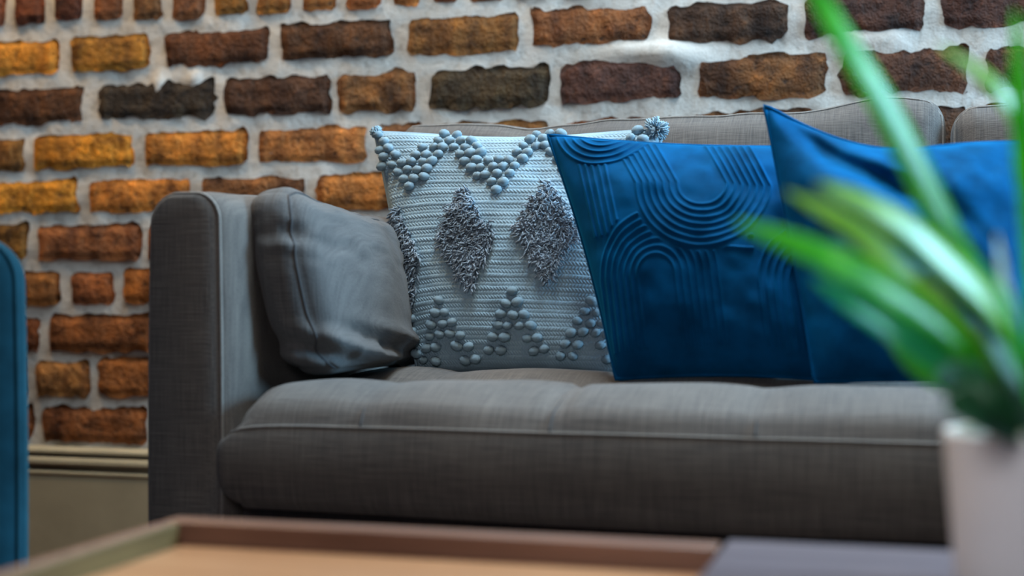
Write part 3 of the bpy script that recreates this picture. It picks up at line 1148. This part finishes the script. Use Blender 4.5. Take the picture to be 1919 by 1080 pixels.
# ================================================================== POTTED PLANT
PX, PY, PZ = 0.068, 1.008, TZ + 0.0015
plant = thing('potted_plant', 'bright green spiky-leaved plant in a white ceramic pot on the coffee table', 'plant', (PX, PY, PZ))
profile = [(0.0, 0.0), (0.044, 0.0), (0.0475, 0.002), (0.049, 0.006), (0.0535, 0.060), (0.0562, 0.098), (0.0568, 0.1025), (0.0560, 0.1045), (0.0530, 0.1045),
           (0.0518, 0.102), (0.0505, 0.080), (0.0, 0.080)]
V, F = [], []
sd = 40
for (r, z) in profile:
    for k in range(sd):
        a = 2 * math.pi * k / sd
        V.append((r * math.cos(a), r * math.sin(a), z))
F = []
for i in range(len(profile) - 1):
    for k in range(sd):
        F.append((i * sd + k, i * sd + (k + 1) % sd, (i + 1) * sd + (k + 1) % sd, (i + 1) * sd + k))
mk('pot', V, F, M['ceramic'], plant, local=True)
V, F = [], []
for i in range(8):
    for k in range(sd):
        r = 0.0508 * i / 7
        a = 2 * math.pi * k / sd
        V.append((r * math.cos(a), r * math.sin(a), 0.090 + 0.006 * (1 - i / 7) + 0.0015 * math.sin(k * 2.1 + i * 3)))
F = grid_faces(8, sd)
F += [(i * sd + sd - 1, (i + 1) * sd + sd - 1, (i + 1) * sd, i * sd) for i in range(7)]
mk('soil', V, F, M['soil'], plant, local=True)


def leaf(path, wmax, mat, blunt=0.3, tw=0.0):
    """thick tapering blade along world points, base first"""
    n = 26
    C = catmull(path, n)
    V, F = [], []
    cs = 10
    for i, c in enumerate(C):
        t = i / (n - 1)
        tan = C[min(i + 1, n - 1)] - C[max(i - 1, 0)]
        tan = tan / np.linalg.norm(tan)
        # width lies across the direction away from the pot's axis
        rad = np.array([c[0] - PX, c[1] - PY, 0.0]) + np.array([1e-4, -2e-3, 0])
        side = np.cross(tan, np.array([0, 0, 1.0])) if np.linalg.norm(np.cross(tan, [0, 0, 1])) > 0.25 else np.cross(tan, np.array([0.0, 1.0, 0.2]))
        side = side / np.linalg.norm(side)
        nr = np.cross(side, tan)
        ang = tw
        s2 = side * math.cos(ang) + nr * math.sin(ang)
        n2 = np.cross(s2, tan)
        w = wmax * (0.55 + 0.45 * math.sin(min(1, t / 0.5) * math.pi / 2)) * max(0.02, (1 - t ** (1.6 + 3 * blunt))) ** 0.65
        th = w * 0.30
        for k in range(cs):
            a = 2 * math.pi * k / cs
            x, y = math.cos(a) * w, math.sin(a) * th
            y += 0.22 * abs(x)                      # shallow channel
            V.append(tuple(c + s2 * x + n2 * y))
    for i in range(n - 1):
        for k in range(cs):
            F.append((i * cs + k, i * cs + (k + 1) % cs, (i + 1) * cs + (k + 1) % cs, (i + 1) * cs + k))
    F.append(tuple(range(cs))[::-1])
    F.append(tuple((n - 1) * cs + k for k in range(cs)))
    return mk('leaf', V, F, M[mat], plant)


LEAVES = [
    ([(0.0613, 1.0059, 0.5085), (0.0523, 0.9929, 0.5687), (0.0219, 0.9738, 0.6138), (-0.0012, 0.9567, 0.6613), (-0.0255, 0.9394, 0.7112), (-0.0557, 0.9203, 0.7633), (-0.0765, 0.9143, 0.8033)], 0.017, 'leaf', 0.5, 1.2),
    ([(0.0681, 1.0078, 0.5085), (0.0650, 0.9861, 0.5931), (0.0578, 0.9632, 0.6809), (0.0549, 0.9520, 0.7400), (0.0533, 0.9515, 0.7733)], 0.015, 'leaf', 0.3, 1.2),
    ([(0.0715, 1.0088, 0.5085), (0.0732, 1.0093, 0.6141), (0.0657, 0.9967, 0.6836), (0.0451, 0.9804, 0.7257), (0.0086, 0.9595, 0.7550)], 0.0135, 'leaf_y', 0.2, 1.2),
    ([(0.0590, 0.9948, 0.5095), (0.0474, 0.9603, 0.5730), (0.0082, 0.9178, 0.6163), (-0.0256, 0.8873, 0.6430), (-0.0609, 0.8564, 0.6607)], 0.0145, 'leaf_y', 0.4, 1.2),
    ([(0.0562, 1.0044, 0.5085), (0.0283, 0.9652, 0.5625), (-0.0108, 0.9332, 0.6033), (-0.0424, 0.9137, 0.6346), (-0.0811, 0.8922, 0.6587)], 0.013, 'leaf_y', 0.3, 1.2),
    ([(0.0523, 0.9929, 0.5095), (0.0212, 0.9424, 0.5633), (-0.0228, 0.8985, 0.5984), (-0.0647, 0.8657, 0.6205), (-0.1058, 0.8435, 0.6380)], 0.0145, 'leaf', 0.3, 1.2),
    ([(0.0523, 0.9929, 0.5077), (0.0212, 0.9424, 0.5433), (-0.0106, 0.9124, 0.5674), (-0.0409, 0.8829, 0.5889), (-0.0632, 0.8661, 0.6047)], 0.013, 'leaf_t', 0.3, 1.2),
    ([(0.0568, 1.0150, 0.5058), (0.0229, 1.0157, 0.5317), (-0.0048, 1.0181, 0.5456), (-0.0260, 1.0224, 0.5670)], 0.009, 'leaf', 0.3, 1.2),
    ([(0.0640, 0.9962, 0.5095), (0.0545, 0.9727, 0.5625), (0.0474, 0.9603, 0.6000), (0.0430, 0.9486, 0.6333)], 0.013, 'leaf_w', 0.6, 1.2),
    ([(0.0617, 0.9852, 0.5104), (0.0549, 0.9520, 0.5500), (0.0490, 0.9295, 0.5804), (0.0391, 0.9163, 0.6064)], 0.013, 'leaf', 0.3, 1.2),
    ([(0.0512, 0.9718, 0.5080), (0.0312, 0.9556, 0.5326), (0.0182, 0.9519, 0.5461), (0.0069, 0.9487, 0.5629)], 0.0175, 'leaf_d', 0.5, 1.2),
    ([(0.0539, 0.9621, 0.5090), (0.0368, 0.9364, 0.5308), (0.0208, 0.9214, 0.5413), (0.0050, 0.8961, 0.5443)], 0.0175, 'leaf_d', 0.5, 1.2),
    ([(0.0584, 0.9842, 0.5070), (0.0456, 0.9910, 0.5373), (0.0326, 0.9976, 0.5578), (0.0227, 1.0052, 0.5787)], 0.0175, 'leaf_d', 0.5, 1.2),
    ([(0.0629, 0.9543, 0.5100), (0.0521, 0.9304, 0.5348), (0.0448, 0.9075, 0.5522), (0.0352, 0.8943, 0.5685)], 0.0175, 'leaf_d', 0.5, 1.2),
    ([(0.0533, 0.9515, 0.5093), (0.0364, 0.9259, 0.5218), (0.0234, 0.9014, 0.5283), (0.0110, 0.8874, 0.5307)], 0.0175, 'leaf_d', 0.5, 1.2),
    ([(0.0739, 1.0199, 0.5076), (0.0859, 1.0441, 0.5782), (0.1090, 1.0716, 0.6444), (0.1403, 1.1013, 0.6982)], 0.0145, 'leaf', 0.3, 1.2),
    ([(0.0765, 1.0102, 0.5085), (0.1002, 1.0170, 0.5648), (0.1340, 1.0267, 0.6000), (0.1746, 1.0384, 0.6246)], 0.0145, 'leaf_y', 0.3, 1.2),
    ([(0.0755, 1.0411, 0.5056), (0.0866, 1.0964, 0.5695), (0.1005, 1.1315, 0.6353), (0.1062, 1.1540, 0.6960)], 0.0145, 'leaf_t', 0.3, 1.2),
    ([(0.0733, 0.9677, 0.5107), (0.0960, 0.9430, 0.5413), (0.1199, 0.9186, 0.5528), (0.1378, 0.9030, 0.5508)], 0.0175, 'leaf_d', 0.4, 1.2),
]
for (path, w, mt, bl, tw) in LEAVES:
    leaf(path, w, mt, bl, tw)
